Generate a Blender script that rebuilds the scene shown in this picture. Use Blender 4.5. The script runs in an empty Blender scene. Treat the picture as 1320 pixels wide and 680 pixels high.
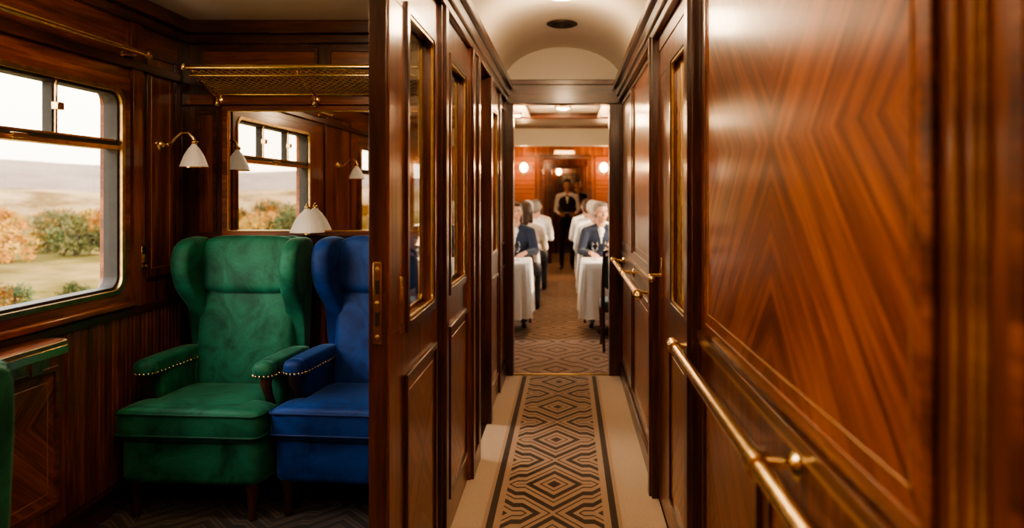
import bpy, bmesh, math, random
import numpy as np
from mathutils import Vector, Matrix, noise as mnoise
random.seed(7)
scene=bpy.context.scene
col=scene.collection
R=math.radians
try: scene.view_settings.look='AgX - Medium High Contrast'
except Exception as e: print(e)

# ------------------------------------------------------------------ materials
def newmat(name):
    m=bpy.data.materials.new(name); m.use_nodes=True
    nt=m.node_tree
    return m,nt,nt.nodes['Principled BSDF'],nt.nodes['Material Output']
def setin(nt,sock,v):
    if hasattr(v,'is_output') or isinstance(v,bpy.types.NodeSocket): nt.links.new(v,sock)
    else: sock.default_value=v
def M(nt,op,a,b=None,c=None,clamp=False):
    n=nt.nodes.new('ShaderNodeMath'); n.operation=op; n.use_clamp=clamp
    setin(nt,n.inputs[0],a)
    if b is not None: setin(nt,n.inputs[1],b)
    if c is not None: setin(nt,n.inputs[2],c)
    return n.outputs[0]
def comb(nt,x,y,z):
    n=nt.nodes.new('ShaderNodeCombineXYZ')
    for i,v in enumerate((x,y,z)): setin(nt,n.inputs[i],v)
    return n.outputs[0]
def objxyz(nt):
    t=nt.nodes.new('ShaderNodeTexCoord'); s=nt.nodes.new('ShaderNodeSeparateXYZ')
    nt.links.new(t.outputs['Object'],s.inputs[0]); return t.outputs['Object'],s.outputs[0],s.outputs[1],s.outputs[2]
def noise(nt,vec,scale=1,detail=6,rough=.55,dist=0):
    n=nt.nodes.new('ShaderNodeTexNoise'); nt.links.new(vec,n.inputs['Vector'])
    n.inputs['Scale'].default_value=scale; n.inputs['Detail'].default_value=detail
    n.inputs['Roughness'].default_value=rough; n.inputs['Distortion'].default_value=dist
    return n.outputs['Fac']
def ramp(nt,fac,stops):
    n=nt.nodes.new('ShaderNodeValToRGB'); nt.links.new(fac,n.inputs[0])
    e=n.color_ramp.elements
    while len(e)<len(stops): e.new(.5)
    for i,(p,c) in enumerate(stops): e[i].position=p; e[i].color=(c[0],c[1],c[2],1)
    return n.outputs[0]
def mixc(nt,fac,a,b,mode='MIX'):
    n=nt.nodes.new('ShaderNodeMix'); n.data_type='RGBA'; n.blend_type=mode
    setin(nt,n.inputs[0],fac)
    def sc(s,v):
        if isinstance(v,bpy.types.NodeSocket): nt.links.new(v,s)
        else: s.default_value=(v[0],v[1],v[2],1)
    sc(n.inputs[6],a); sc(n.inputs[7],b)
    return n.outputs[2]
def bump(nt,b,h,strength,dist=.002):
    n=nt.nodes.new('ShaderNodeBump'); n.inputs['Strength'].default_value=strength
    n.inputs['Distance'].default_value=dist
    nt.links.new(h,n.inputs['Height']); nt.links.new(n.outputs[0],b.inputs['Normal'])

DK=(.045,.011,.004); MD=(.165,.042,.012); LT=(.37,.115,.03)
def wood(name,grain='z',dk=DK,md=MD,lt=LT,rough=.28,chev=None,freq=16,coat=.4,stops=(.34,.5,.66)):
    m,nt,b,o=newmat(name)
    vec,x,y,z=objxyz(nt)
    if chev:
        yc,zc,ax=chev
        h=y if ax=='y' else x
        a=M(nt,'ABSOLUTE',M(nt,'SUBTRACT',h,yc)); q=M(nt,'ABSOLUTE',M(nt,'SUBTRACT',z,zc))
        ac=M(nt,'SUBTRACT',M(nt,'MULTIPLY',q,.76),M(nt,'MULTIPLY',a,.65))
        al=M(nt,'ADD',M(nt,'MULTIPLY',a,.76),M(nt,'MULTIPLY',q,.65))
        v=comb(nt,M(nt,'MULTIPLY',ac,freq*2.2),M(nt,'MULTIPLY',al,1.5),0.0)
        v2=comb(nt,M(nt,'MULTIPLY',ac,freq*9),M(nt,'MULTIPLY',al,4),0.0)
    else:
        s={'x':(.07,1,1),'y':(1,.07,1),'z':(1,1,.07)}[grain]
        v=comb(nt,*[M(nt,'MULTIPLY',c,freq*k) for c,k in zip((x,y,z),s)])
        v2=comb(nt,*[M(nt,'MULTIPLY',c,freq*6*k) for c,k in zip((x,y,z),s)])
    n1=noise(nt,v,1,5,.6,.4); n2=noise(nt,v2,1,4,.6)
    n3=noise(nt,vec,1.7,3,.5)
    f=M(nt,'ADD',M(nt,'MULTIPLY',n1,.66),M(nt,'MULTIPLY',n2,.34))
    f=M(nt,'ADD',f,M(nt,'MULTIPLY',M(nt,'SUBTRACT',n3,.5),.25))
    c=ramp(nt,f,list(zip(stops,(dk,md,lt))))
    nt.links.new(c,b.inputs['Base Color'])
    b.inputs['Roughness'].default_value=rough
    b.inputs['Coat Weight'].default_value=coat; b.inputs['Coat Roughness'].default_value=.14
    bump(nt,b,n2,.12,.001)
    return m
WZ=wood('mahogany_vertical','z'); WY=wood('mahogany_lengthwise','y'); WX=wood('mahogany_crosswise','x')
dk2=(.022,.007,.003); md2=(.068,.019,.008); lt2=(.15,.045,.015)
DZ=wood('dark_mahogany_vertical','z',dk2,md2,lt2); DY=wood('dark_mahogany_lengthwise','y',dk2,md2,lt2); DX=wood('dark_mahogany_crosswise','x',dk2,md2,lt2)
FIG=wood('bookmatched_mahogany',chev=(1.62,1.56,'y'),dk=(.065,.014,.004),md=(.27,.064,.014),lt=(.58,.18,.04),rough=.30,freq=17,coat=.3,stops=(.37,.5,.65))
FIG2=wood('bookmatched_mahogany_dado',chev=(1.65,.52,'y'),dk=(.06,.014,.005),md=(.22,.055,.014),lt=(.44,.135,.034),rough=.28,freq=16)
FIGL=wood('feathered_mahogany',chev=(2.7,.55,'y'),dk=(.06,.014,.005),md=(.22,.056,.014),lt=(.44,.135,.036),rough=.28,freq=16)
INLAY=wood('satinwood_inlay','y',(.22,.09,.025),(.36,.16,.045),(.5,.25,.075))
LEGW=wood('walnut_turned','z',(.02,.008,.004),(.06,.02,.009),(.12,.045,.018))

def simple(name,c,rough=.5,metal=0,nscale=0,namp=.15,bumpk=0,**kw):
    m,nt,b,o=newmat(name)
    b.inputs['Roughness'].default_value=rough; b.inputs['Metallic'].default_value=metal
    vec,x,y,z=objxyz(nt)
    n=noise(nt,vec,nscale or 8,4)
    lo=[v*(1-namp) for v in c]; hi=[min(1,v*(1+namp)) for v in c]
    nt.links.new(ramp(nt,n,[(.3,lo),(.7,hi)]),b.inputs['Base Color'])
    if bumpk: bump(nt,b,n,bumpk,.003)
    for k,v in kw.items(): b.inputs[k.replace('_',' ')].default_value=v
    return m
BRASS=simple('aged_brass',(.92,.68,.33),.2,1,30,.1)
BRASSD=simple('dull_brass',(.55,.38,.17),.32,1,30,.2)
NETM=simple('woven_brass_net',(.62,.42,.20),.45,.35,30,.2)
CREAM=simple('cream_painted_ceiling',(.86,.80,.69),.35,0,2,.04)
DARKM=simple('dark_metal_grille',(.05,.035,.025),.5,.6,20,.2)
RUBBER=simple('window_gasket',(.03,.025,.02),.6,0,20,.2)
CERAMIC=simple('white_pleated_glass',(.85,.8,.72),.3,0,20,.04,Transmission_Weight=.0)
b=CERAMIC.node_tree.nodes['Principled BSDF']; b.inputs['Emission Color'].default_value=(1,.85,.62,1); b.inputs['Emission Strength'].default_value=.15
CLOTH=simple('white_damask_cloth',(.88,.86,.82),.75,0,25,.04,Sheen_Weight=.2)
CHINA=simple('white_china',(.85,.83,.78),.15,0,5,.02)
TEAL=simple('teal_moquette',(.02,.07,.075),.85,0,40,.3,Sheen_Weight=.4)
MIRROR=simple('mirror_silver',(.86,.84,.8),.01,1,2,.005)
FROST=simple('amber_obscured_glass',(.75,.52,.27),.18,0,30,.2,.3,Coat_Weight=.6)
def velvet(name,dk,lt,tint):
    m,nt,b,o=newmat(name); vec,x,y,z=objxyz(nt)
    n1=noise(nt,vec,5,6,.65,1.0); n2=noise(nt,vec,160,3)
    f=M(nt,'ADD',M(nt,'MULTIPLY',n1,.85),M(nt,'MULTIPLY',n2,.15))
    nt.links.new(ramp(nt,f,[(.36,dk),(.64,lt)]),b.inputs['Base Color'])
    b.inputs['Roughness'].default_value=.6
    b.inputs['Sheen Weight'].default_value=1; b.inputs['Sheen Roughness'].default_value=.25
    b.inputs['Sheen Tint'].default_value=(*tint,1)
    b.inputs['Specular IOR Level'].default_value=.35
    bump(nt,b,n1,.35,.006)
    return m
GREEN=velvet('green_velvet',(.005,.070,.040),(.026,.23,.135),(.5,1,.8))
GREENP=velvet('green_velvet_piping',(.004,.06,.032),(.008,.10,.06),(.2,.7,.5))
BLUE=velvet('blue_velvet',(.003,.022,.13),(.012,.070,.32),(.35,.6,1))
BLUEP=velvet('blue_velvet_piping',(.003,.018,.1),(.006,.03,.16),(.2,.4,.9))
def glassmat(name,tint=(1,1,1),refl=.6):
    m=bpy.data.materials.new(name); m.use_nodes=True; nt=m.node_tree; nt.nodes.clear()
    o=nt.nodes.new('ShaderNodeOutputMaterial'); mx=nt.nodes.new('ShaderNodeMixShader')
    t=nt.nodes.new('ShaderNodeBsdfTransparent'); t.inputs[0].default_value=(*tint,1)
    g=nt.nodes.new('ShaderNodeBsdfGlossy'); g.inputs['Roughness'].default_value=.02
    lw=nt.nodes.new('ShaderNodeLayerWeight'); lw.inputs[0].default_value=.5
    f=M(nt,'ADD',M(nt,'MULTIPLY',M(nt,'POWER',lw.outputs['Facing'],4.0),refl),.03,clamp=True)
    nt.links.new(f,mx.inputs[0]); nt.links.new(t.outputs[0],mx.inputs[1]); nt.links.new(g.outputs[0],mx.inputs[2])
    nt.links.new(mx.outputs[0],o.inputs[0]); return m
GLASS=glassmat('window_glass',(.99,.99,.98),.3); DGLASS=glassmat('door_glass',(.9,.86,.8),.8)
def emis(name,c,s):
    m,nt,b,o=newmat(name); b.inputs['Base Color'].default_value=(*c,1)
    b.inputs['Emission Color'].default_value=(*c,1); b.inputs['Emission Strength'].default_value=s
    vec,x,y,z=objxyz(nt); n=noise(nt,vec,5,2)
    nt.links.new(ramp(nt,n,[(.2,[v*.95 for v in c]),(.8,c)]),b.inputs['Emission Color'])
    return m
BULB=emis('lit_opal_glass',(1,.68,.34),14)
BULB2=emis('lit_silk_shade',(1,.60,.28),4)

def carpet(name,base,line,xc,half,period,nl=5,border=True,thick=.38,inf=False):
    m,nt,b,o=newmat(name); vec,x,y,z=objxyz(nt)
    u=M(nt,'DIVIDE',M(nt,'SUBTRACT',x,xc),half)
    if inf: u=M(nt,'ABSOLUTE',M(nt,'SUBTRACT',M(nt,'FLOORED_MODULO',u,2.0),1.0))
    else: u=M(nt,'ABSOLUTE',u)
    v=M(nt,'DIVIDE',M(nt,'ABSOLUTE',M(nt,'SUBTRACT',M(nt,'FLOORED_MODULO',y,period),period/2)),period/2)
    us=M(nt,'MINIMUM',u,.46)
    ub=M(nt,'MULTIPLY',M(nt,'MAXIMUM',M(nt,'SUBTRACT',u,.60),0.0),1.1)
    d=M(nt,'ADD',M(nt,'ADD',M(nt,'MULTIPLY',us,1.15),ub),v)
    fr=M(nt,'FRACT',M(nt,'MULTIPLY',d,nl))
    ln=M(nt,'LESS_THAN',fr,thick)
    fine=M(nt,'MULTIPLY',M(nt,'GREATER_THAN',fr,thick+.24),M(nt,'LESS_THAN',fr,thick+.34))
    ln=M(nt,'MAXIMUM',ln,fine)
    if border:
        ln=M(nt,'MULTIPLY',ln,M(nt,'LESS_THAN',u,.74))
        bd=M(nt,'MULTIPLY',M(nt,'GREATER_THAN',u,.84),M(nt,'LESS_THAN',u,.94))
        ln=M(nt,'MAXIMUM',ln,bd)
    n=noise(nt,vec,220,3); n2=noise(nt,vec,9,4)
    bc=mixc(nt,M(nt,'MULTIPLY',n,.5),base,[c*.5 for c in base])
    bc=mixc(nt,M(nt,'MULTIPLY',n2,.35),bc,[c*.7 for c in base])
    c=mixc(nt,M(nt,'MULTIPLY',ln,.93),bc,line)
    nt.links.new(c,b.inputs['Base Color']); b.inputs['Roughness'].default_value=.95
    b.inputs['Sheen Weight'].default_value=.15
    bump(nt,b,n,.4,.003); return m
RUNNER=carpet('geometric_runner',(.62,.45,.33),(.035,.028,.027),-.068,.307,.70,2.5,True,.34)
PLAIN=simple('beige_carpet',(.66,.54,.43),.95,0,180,.2,.4)
DCARP=carpet('dining_carpet',(.54,.36,.25),(.11,.06,.042),-.1,.35,.8,2.5,False,.36,True)
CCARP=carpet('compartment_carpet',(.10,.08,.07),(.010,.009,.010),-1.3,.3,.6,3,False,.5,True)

# ------------------------------------------------------------------ builder
def grp(name,loc=(0,0,0),rz=0):
    e=bpy.data.objects.new(name,None); e.empty_display_size=.1; col.objects.link(e)
    e.location=loc; e.rotation_euler=(0,0,rz); return e
class B:
    def __init__(s): s.bm=bmesh.new(); s.mats=[]
    def mi(s,m):
        if m not in s.mats: s.mats.append(m)
        return s.mats.index(m)
    def face(s,vs,m):
        try: f=s.bm.faces.new(vs); f.material_index=m; return f
        except ValueError: return None
    def box(s,x0,x1,y0,y1,z0,z1,mat):
        m=s.mi(mat); v=[s.bm.verts.new(p) for p in ((x0,y0,z0),(x1,y0,z0),(x1,y1,z0),(x0,y1,z0),(x0,y0,z1),(x1,y0,z1),(x1,y1,z1),(x0,y1,z1))]
        for q in ((3,2,1,0),(4,5,6,7),(0,1,5,4),(1,2,6,5),(2,3,7,6),(3,0,4,7)): s.face([v[i] for i in q],m)
    def loops(s,loops,mat,close=True,caps=True):
        m=s.mi(mat); L=[[s.bm.verts.new(p) for p in l] for l in loops]; n=len(L[0])
        for a,b in zip(L,L[1:]):
            for i in range(n if close else n-1):
                j=(i+1)%n; s.face([a[i],a[j],b[j],b[i]],m)
        if caps: s.face(L[0][::-1],m); s.face(L[-1],m)
        return L
    def tube(s,pts,r,mat,seg=10,radii=None):
        pts=[Vector(p) for p in pts]; n=len(pts); loops=[]; nrm=None
        for i in range(n):
            t=(pts[min(i+1,n-1)]-pts[max(i-1,0)]).normalized()
            if nrm is None:
                nrm=t.orthogonal().normalized()
            else:
                nrm=(nrm-t*nrm.dot(t)).normalized()
            bi=t.cross(nrm); rr=radii[i] if radii else r
            loops.append([pts[i]+(nrm*math.cos(a)+bi*math.sin(a))*rr for a in [2*math.pi*k/seg for k in range(seg)]])
        s.loops(loops,mat)
    def lathe(s,prof,c,mat,seg=24,mtx=None,flute=0,nf=0):
        c=Vector(c); loops=[]
        for r,z in prof:
            l=[]
            for k in range(seg):
                a=2*math.pi*k/seg; rr=r*(1+flute*math.cos(nf*a))
                p=Vector((rr*math.cos(a),rr*math.sin(a),z))
                if mtx: p=mtx@p
                l.append(c+p)
            loops.append(l)
        s.loops(loops,mat)
    def sph(s,c,r,mat,seg=16,rings=10,e1=1,e2=1,mtx=None):
        if not hasattr(r,'__len__'): r=(r,r,r)
        c=Vector(c); sp=lambda v,e: math.copysign(abs(v)**e,v)
        loops=[]
        for i in range(rings+1):
            v=-math.pi/2+math.pi*i/rings
            if i==0: v+=1e-3
            if i==rings: v-=1e-3
            l=[]
            for k in range(seg):
                u=2*math.pi*k/seg
                p=Vector((r[0]*sp(math.cos(v),e1)*sp(math.cos(u),e2),r[1]*sp(math.cos(v),e1)*sp(math.sin(u),e2),r[2]*sp(math.sin(v),e1)))
                if mtx: p=mtx@p
                l.append(c+p)
            loops.append(l)
        s.loops(loops,mat)
    def rring(s,axis,a0,a1,out,inn,ro,ri,mat):
        def rr(rect,r,n=6):
            u0,u1,v0,v1=rect; P=[]
            for cu,cv,st in ((u1-r,v1-r,0),(u0+r,v1-r,90),(u0+r,v0+r,180),(u1-r,v0+r,270)):
                for i in range(n+1):
                    a=R(st+90*i/n); P.append((cu+r*math.cos(a),cv+r*math.sin(a)))
            return P
        O=rr(out,max(ro,.0008)); I=rr(inn,max(ri,.0008))
        f=(lambda a,p:(a,p[0],p[1])) if axis=='x' else ((lambda a,p:(p[0],a,p[1])) if axis=='y' else (lambda a,p:(p[0],p[1],a)))
        m=s.mi(mat); bm=s.bm
        o0=[bm.verts.new(f(a0,p)) for p in O]; o1=[bm.verts.new(f(a1,p)) for p in O]
        i0=[bm.verts.new(f(a0,p)) for p in I]; i1=[bm.verts.new(f(a1,p)) for p in I]
        n=len(O)
        for k in range(n):
            j=(k+1)%n
            s.face([o0[k],o0[j],o1[j],o1[k]],m); s.face([i0[j],i0[k],i1[k],i1[j]],m)
            s.face([o0[j],o0[k],i0[k],i0[j]],m); s.face([o1[k],o1[j],i1[j],i1[k]],m)
    def prism(s,pts2,axis,a0,a1,mat,fn=None):
        f=(lambda a,p:(a,p[0],p[1])) if axis=='x' else ((lambda a,p:(p[0],a,p[1])) if axis=='y' else (lambda a,p:(p[0],p[1],a)))
        L=[[f(a,p) for p in pts2] for a in (a0,a1)]
        s.loops(L,mat)
    def obj(s,name,parent=None,bevel=0,smooth=35,sub=0,seg=2):
        bmesh.ops.recalc_face_normals(s.bm,faces=s.bm.faces[:])
        me=bpy.data.meshes.new(name); s.bm.to_mesh(me); s.bm.free()
        for m in s.mats: me.materials.append(m)
        if smooth:
            me.shade_smooth()
            if smooth<180: me.set_sharp_from_angle(angle=R(smooth))
        o=bpy.data.objects.new(name,me); col.objects.link(o)
        if parent: o.parent=parent
        if bevel:
            md=o.modifiers.new('bevel','BEVEL'); md.width=bevel; md.segments=seg; md.limit_method='ANGLE'; md.angle_limit=R(40)
        if sub:
            md=o.modifiers.new('sub','SUBSURF'); md.levels=sub; md.render_levels=sub
        return o

XR=.43; XL=-.51; XO=-2.07; YB=4.2; YE=6.2
def panelx(b,x,sg,y0,y1,z0,z1,fill=None,mold=DY,inlay=True,w=.022,h=.012):
    a,c=sorted((x,x+sg*h))
    b.rring('x',a,c,(y0,y1,z0,z1),(y0+w,y1-w,z0+w,z1-w),.001,.001,mold)
    if fill: 
        a,c=sorted((x-sg*.002,x+sg*.003)); b.box(a,c,y0+w*.9,y1-w*.9,z0+w*.9,z1-w*.9,fill)
    if inlay:
        g=.035; a,c=sorted((x,x+sg*.005))
        b.rring('x',a,c,(y0+w+g,y1-w-g,z0+w+g,z1-w-g),(y0+w+g+.004,y1-w-g-.004,z0+w+g+.004,z1-w-g-.004),.001,.001,INLAY)
def panely(b,y,sg,x0,x1,z0,z1,fill=None,mold=DX,w=.02,h=.012):
    a,c=sorted((y,y+sg*h)); b.rring('y',a,c,(x0,x1,z0,z1),(x0+w,x1-w,z0+w,z1-w),.001,.001,mold)
    if fill:
        a,c=sorted((y-sg*.002,y+sg*.003)); b.box(x0+w*.9,x1-w*.9,a,c,z0+w*.9,z1-w*.9,fill)

# ------------------------------------------------------------------ floor
b=B(); b.box(XO-.1,1.4,-1.3,26,-.12,0,DARKM); b.obj('floor')
b=B(); b.box(XL,XR,-1.2,YE,.0,.006,PLAIN); b.obj('floor_carpet_corridor')
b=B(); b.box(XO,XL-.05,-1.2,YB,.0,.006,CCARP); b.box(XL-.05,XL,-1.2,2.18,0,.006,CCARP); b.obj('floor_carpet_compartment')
b=B(); b.box(XO,XL-.05,YB+.05,YE,.0,.006,PLAIN); b.obj('floor_carpet_second_compartment')
b=B(); b.box(-1.5,1.2,YE+.12,19,.0,.006,DCARP); b.box(-.434,.33,YE,YE+.12,0,.006,DCARP); b.obj('floor_carpet_dining')
b=B(); b.box(-.375,.239,-1.1,YE-.06,.006,.012,RUNNER); b.obj('runner_rug')
b=B(); b.box(-.434,.33,YE-.015,YE+.03,.004,.016,BRASSD); b.obj('trim_threshold',bevel=.004)

# ------------------------------------------------------------------ right wall
b=B()
b.box(XR,XR+.09,-1.2,2.62,0,2.5,WZ); b.box(XR,XR+.09,3.68,YE,0,2.5,WZ)
b.box(XR,XR+.09,2.62,3.68,2.12,2.5,WY)
b.box(XR+.06,XR+.09,2.62,3.68,0,2.12,DZ)
b.box(XR-.006,XR,.90,2.40,1.03,2.17,FIG)
b.rring('x',XR-.010,XR,(.90,2.40,1.03,2.17),(.925,2.375,1.055,2.145),.001,.001,WY)
b.rring('x',XR-.0085,XR-.0055,(.955,2.345,1.085,2.115),(.959,2.341,1.089,2.111),.001,.001,INLAY)
b.box(XR-.006,XR,-1.1,.74,1.03,2.17,FIG)
b.rring('x',XR-.010,XR,(-1.1,.74,1.03,2.17),(-1.075,.715,1.055,2.145),.001,.001,WY)
for yy in (.79,.81,.85): b.box(XR-.008,XR,yy,yy+.005,1.0,2.18,INLAY)
for (y0,y1) in ((-1.2,2.5),(3.8,YE)):
    b.box(XR-.014,XR,y0,y1,.985,1.012,DY); b.box(XR-.008,XR,y0,y1,.968,.985,INLAY)
panelx(b,XR,-1,1.72,2.42,.16,.88,FIG2); panelx(b,XR,-1,.92,1.64,.16,.88,FIG2); panelx(b,XR,-1,-.2,.84,.16,.88,FIG2)
panelx(b,XR,-1,3.98,5.0,1.06,2.16,FIG2,DY); panelx(b,XR,-1,3.98,5.0,.16,.88,FIG2,DY)
panelx(b,XR,-1,5.12,6.02,1.06,2.16,FIG2,DY); panelx(b,XR,-1,5.12,6.02,.16,.88,FIG2,DY)
for y0,y1 in ((2.50,2.62),(3.68,3.80)):
    b.box(XR-.03,XR,y0,y1,0,2.2,DZ); b.box(XR-.042,XR,y0+.03,y1-.03,0,2.2,DZ)
b.obj('wall_right',bevel=.003)
b=B()
b.box(XR-.03,XR,-1.2,YE,2.19,2.23,DY); b.box(XR-.045,XR,-1.2,YE,2.23,2.29,DY); b.box(XR-.07,XR,-1.2,YE,2.29,2.335,DY)
b.obj('trim_cornice_right',bevel=.006)
b=B(); b.box(XR-.018,XR,-1.2,2.5,0.006,.11,DY); b.box(XR-.018,XR,3.8,YE,.006,.11,DY); b.obj('baseboard_right',bevel=.005)
def glazed_door(name,xf,th,sg,y0,y1,g,z1=2.19,pane=DGLASS,fill=FIGL,W=WZ,pad=.03,low=None,cames=0):
    gy0,gy1,gz0,gz1=g; a,c=sorted((xf,xf-sg*th)); b=B()
    b.box(a,c,y0,y1,.012,gz0,W); b.box(a,c,y0,y1,gz1,z1,W); b.box(a,c,y0,gy0,gz0,gz1,W); b.box(a,c,gy1,y1,gz0,gz1,W)
    for f,s in ((xf,sg),(xf-sg*th,-sg)):
        p,q=sorted((f-s*.006,f+s*.010)); b.rring('x',p,q,(gy0-pad,gy1+pad,gz0-pad,gz1+pad),(gy0,gy1,gz0,gz1),.001,.02,DZ)
        p,q=sorted((f-s*.004,f+s*.006)); b.rring('x',p,q,(gy0-.001,gy1+.001,gz0-.001,gz1+.001),(gy0+.012,gy1-.012,gz0+.012,gz1-.012),.001,.02,BRASSD)
    if low is None: low=(gy0-.04,gy1+.04,.16,gz0-.16)
    panelx(b,xf,sg,*low,fill,DZ)
    m=(a+c)/2; b.box(m-.003,m+.003,gy0,gy1,gz0,gz1,pane)
    for i in range(cames):
        yy=gy0+(gy1-gy0)*(i+1)/(cames+1); b.box(m-.006,m+.006,yy-.005,yy+.005,gz0,gz1,BRASS)
    return b
b=glazed_door('door',XR+.004,.045,-1,2.63,3.67,(2.84,3.22,1.0,2.0),2.12,FROST,FIG2,cames=2)
o=b.obj('door_1',bevel=.003)
b=B(); b.box(XR-.006,XR+.004,3.52,3.57,.98,1.16,BRASS); b.tube([(XR,3.545,1.08),(XR-.055,3.545,1.08),(XR-.06,3.52,1.08),(XR-.06,3.43,1.075)],.009,BRASS,10)
b.sph((XR-.06,3.42,1.075),.013,BRASS); b.obj('door_handle',bevel=.002)
def rail(y0,y1,posts):
    b=B(); X=XR-.078; z=.945; rr=.0165
    b.tube([(X,y0,z),(X,y1,z)],rr,BRASS,20)
    for y in (y0,y1): b.sph((X,y,z),.021,BRASS); b.sph((X,y+(.02 if y==y1 else -.02),z),.013,BRASS)
    for y in posts:
        b.tube([(X,y-.02,z),(X,y+.02,z)],.0225,BRASS,20)
        b.tube([(X,y,z),(X+.03,y,z+.006),(XR-.014,y,z)],.009,BRASS,12,[.012,.008,.010])
        b.lathe([(.032,0),(.032,.005),(.022,.012),(.012,.016)],(XR,y,z),BRASS,24,Matrix.Rotation(R(-90),3,'Y'))
        b.sph((X,y,z-.024),.008,BRASS)
    return b.obj('brass_handrail')
rail(-.6,2.62,(.3,1.45,2.56)); rail(3.86,6.0,(3.95,5.0,5.9))

# ------------------------------------------------------------------ left corridor partition
Xb=XL-.05
d=glazed_door('door',XL+.004,.045,1,2.20,3.02,(2.44,2.90,1.05,2.02)); 
d.box(XL+.002,XL+.008,2.33,2.365,1.03,1.20,BRASS); d.box(XL+.008,XL+.012,2.34,2.355,1.06,1.17,BRASSD)
d.obj('door_2',bevel=.003)
d=glazed_door('door',XL+.004,.045,1,3.16,3.92,(3.32,3.80,1.05,2.02)); d.obj('door_3',bevel=.003)
d=glazed_door('door',XL+.004,.045,1,4.98,5.62,(5.08,5.50,1.05,2.02)); 
d.box(XL+.002,XL+.010,5.0,5.03,1.0,1.2,BRASS); d.obj('door_4',bevel=.003)
b=B()
b.box(Xb,XL,2.18,2.20,0,2.19,DZ)
b.box(Xb-.004,XL+.02,3.02,3.16,0,2.19,DZ); b.box(XL+.02,XL+.032,3.06,3.12,0,2.19,DZ)
b.box(Xb-.004,XL+.02,3.92,4.25,0,2.19,WZ); b.box(XL+.02,XL+.034,3.93,3.99,0,2.19,DZ); b.box(XL+.02,XL+.034,4.17,4.25,0,2.19,DZ)
b.box(Xb-.004,XL+.03,4.88,4.98,0,2.19,DZ)
b.box(Xb,XL,5.62,YE,0,2.19,WZ); b.box(XL,XL+.02,5.64,5.72,0,2.19,DZ)
panelx(b,XL,1,5.78,6.12,1.06,2.12,FIGL,DZ); panelx(b,XL,1,5.78,6.12,.16,.9,FIGL,DZ)
b.box(Xb,XL,-1.2,YE,2.19,2.5,WY)
b.obj('wall_corridor_left',bevel=.003)
b=B()
b.box(XL,XL+.03,2.18,YE,2.19,2.23,DY); b.box(XL,XL+.045,-1.2,YE,2.23,2.29,DY); b.box(XL,XL+.07,-1.2,YE,2.29,2.335,DY)
b.obj('trim_cornice_left',bevel=.006)
b=B(); b.box(XL,XL+.02,5.72,YE,.006,.11,DY); b.box(XL+.02,XL+.034,3.99,4.17,.006,.11,DY); b.obj('baseboard_left',bevel=.004)
b=B(); b.box(Xb+.014,XL-.012,2.172,2.181,1.03,1.26,BRASS)
for z in (1.05,1.145,1.24): b.sph((Xb+.026,2.172,z),(.006,.003,.006),BRASSD)
b.box(Xb+.02,XL-.018,2.169,2.173,1.08,1.12,DARKM); b.box(Xb+.02,XL-.018,2.169,2.173,1.17,1.21,DARKM)
b.obj('strike_plate',bevel=.0015)

# ------------------------------------------------------------------ corridor vault ceiling
b=B(); N=28; xc=(XL+XR)/2; hw=(XR-XL)/2
L=[]
for y in (-1.2,YE):
    out=[]
    for i in range(N+1):
        a=math.pi*i/N; out.append((xc+hw*math.cos(a),y,2.33+.29*math.sin(a)))
    for i in range(N,-1,-1):
        a=math.pi*i/N; out.append((xc+(hw+.03)*math.cos(a),y,2.34+.32*math.sin(a)))
    L.append(out)
b.loops(L,CREAM)
b.obj('ceiling_corridor',smooth=30)
b=B()
b.lathe([(.105,0),(.105,-.012),(.085,-.02),(.075,-.012)],(xc-.0,5.3,2.618),DARKM,36)
for i in range(5): b.lathe([(.065-.012*i,-.01),(.065-.012*i,-.02),(.060-.012*i,-.02),(.060-.012*i,-.01)],(xc,5.3,2.618),DARKM,30)
b.obj('ceiling_vent')
def ceiling_lamp(x,y,z,r=.11,W=16,c=(1,.70,.42)):
    g=grp('ceiling_lamp',(x,y,z)); b=B()
    b.lathe([(r,0),(r*1.05,-.01),(r*.95,-.022),(r*.9,-.01)],(0,0,0),BRASS,36); b.obj('rim',g)
    b=B(); b.sph((0,0,-.012),(r*.9,r*.9,.035),BULB,28,12); b.obj('dome',g,smooth=180)
    l=bpy.data.lights.new('bulb','POINT'); l.shadow_soft_size=.08; l.energy=W; l.color=c
    o=bpy.data.objects.new('bulb',l); col.objects.link(o); o.parent=g; o.location=(0,0,-.17)
for y,W in ((-.6,16),(1.2,15),(2.95,15),(4.45,17)): ceiling_lamp(xc,y,2.612,.11,W)  # lamps added out of view to give the corridor its warm light
ceiling_lamp(-1.25,.9,2.378,.13,8)  # added unseen lamp, lifts the compartment light
ceiling_lamp(-1.25,2.75,2.378,.13,11)  # added unseen lamp, brightens the chairs and compartment ceiling
ceiling_lamp(-1.3,5.1,2.378,.13,14)

# ------------------------------------------------------------------ end bulkhead
b=B()
y0,y1=YE,YE+.12
b.box(-2.2,-.434,y0,y1,0,2.75,DZ); b.box(.33,1.3,y0,y1,0,2.75,DZ); b.box(-.434,.33,y0,y1,2.17,2.75,DX)
b.box(XL,XR,y0-.02,y0,2.17,2.36,DX); b.box(XL,XR,y0-.035,y0,2.32,2.36,DX)
b.box(XL,-.434,y0-.03,y0,0,2.17,DZ); b.box(.33,XR,y0-.03,y0,0,2.17,DZ)
b.box(XL,XR,y0-.012,y0,2.36,2.66,CREAM)
b.obj('wall_bulkhead',bevel=.004)

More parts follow.
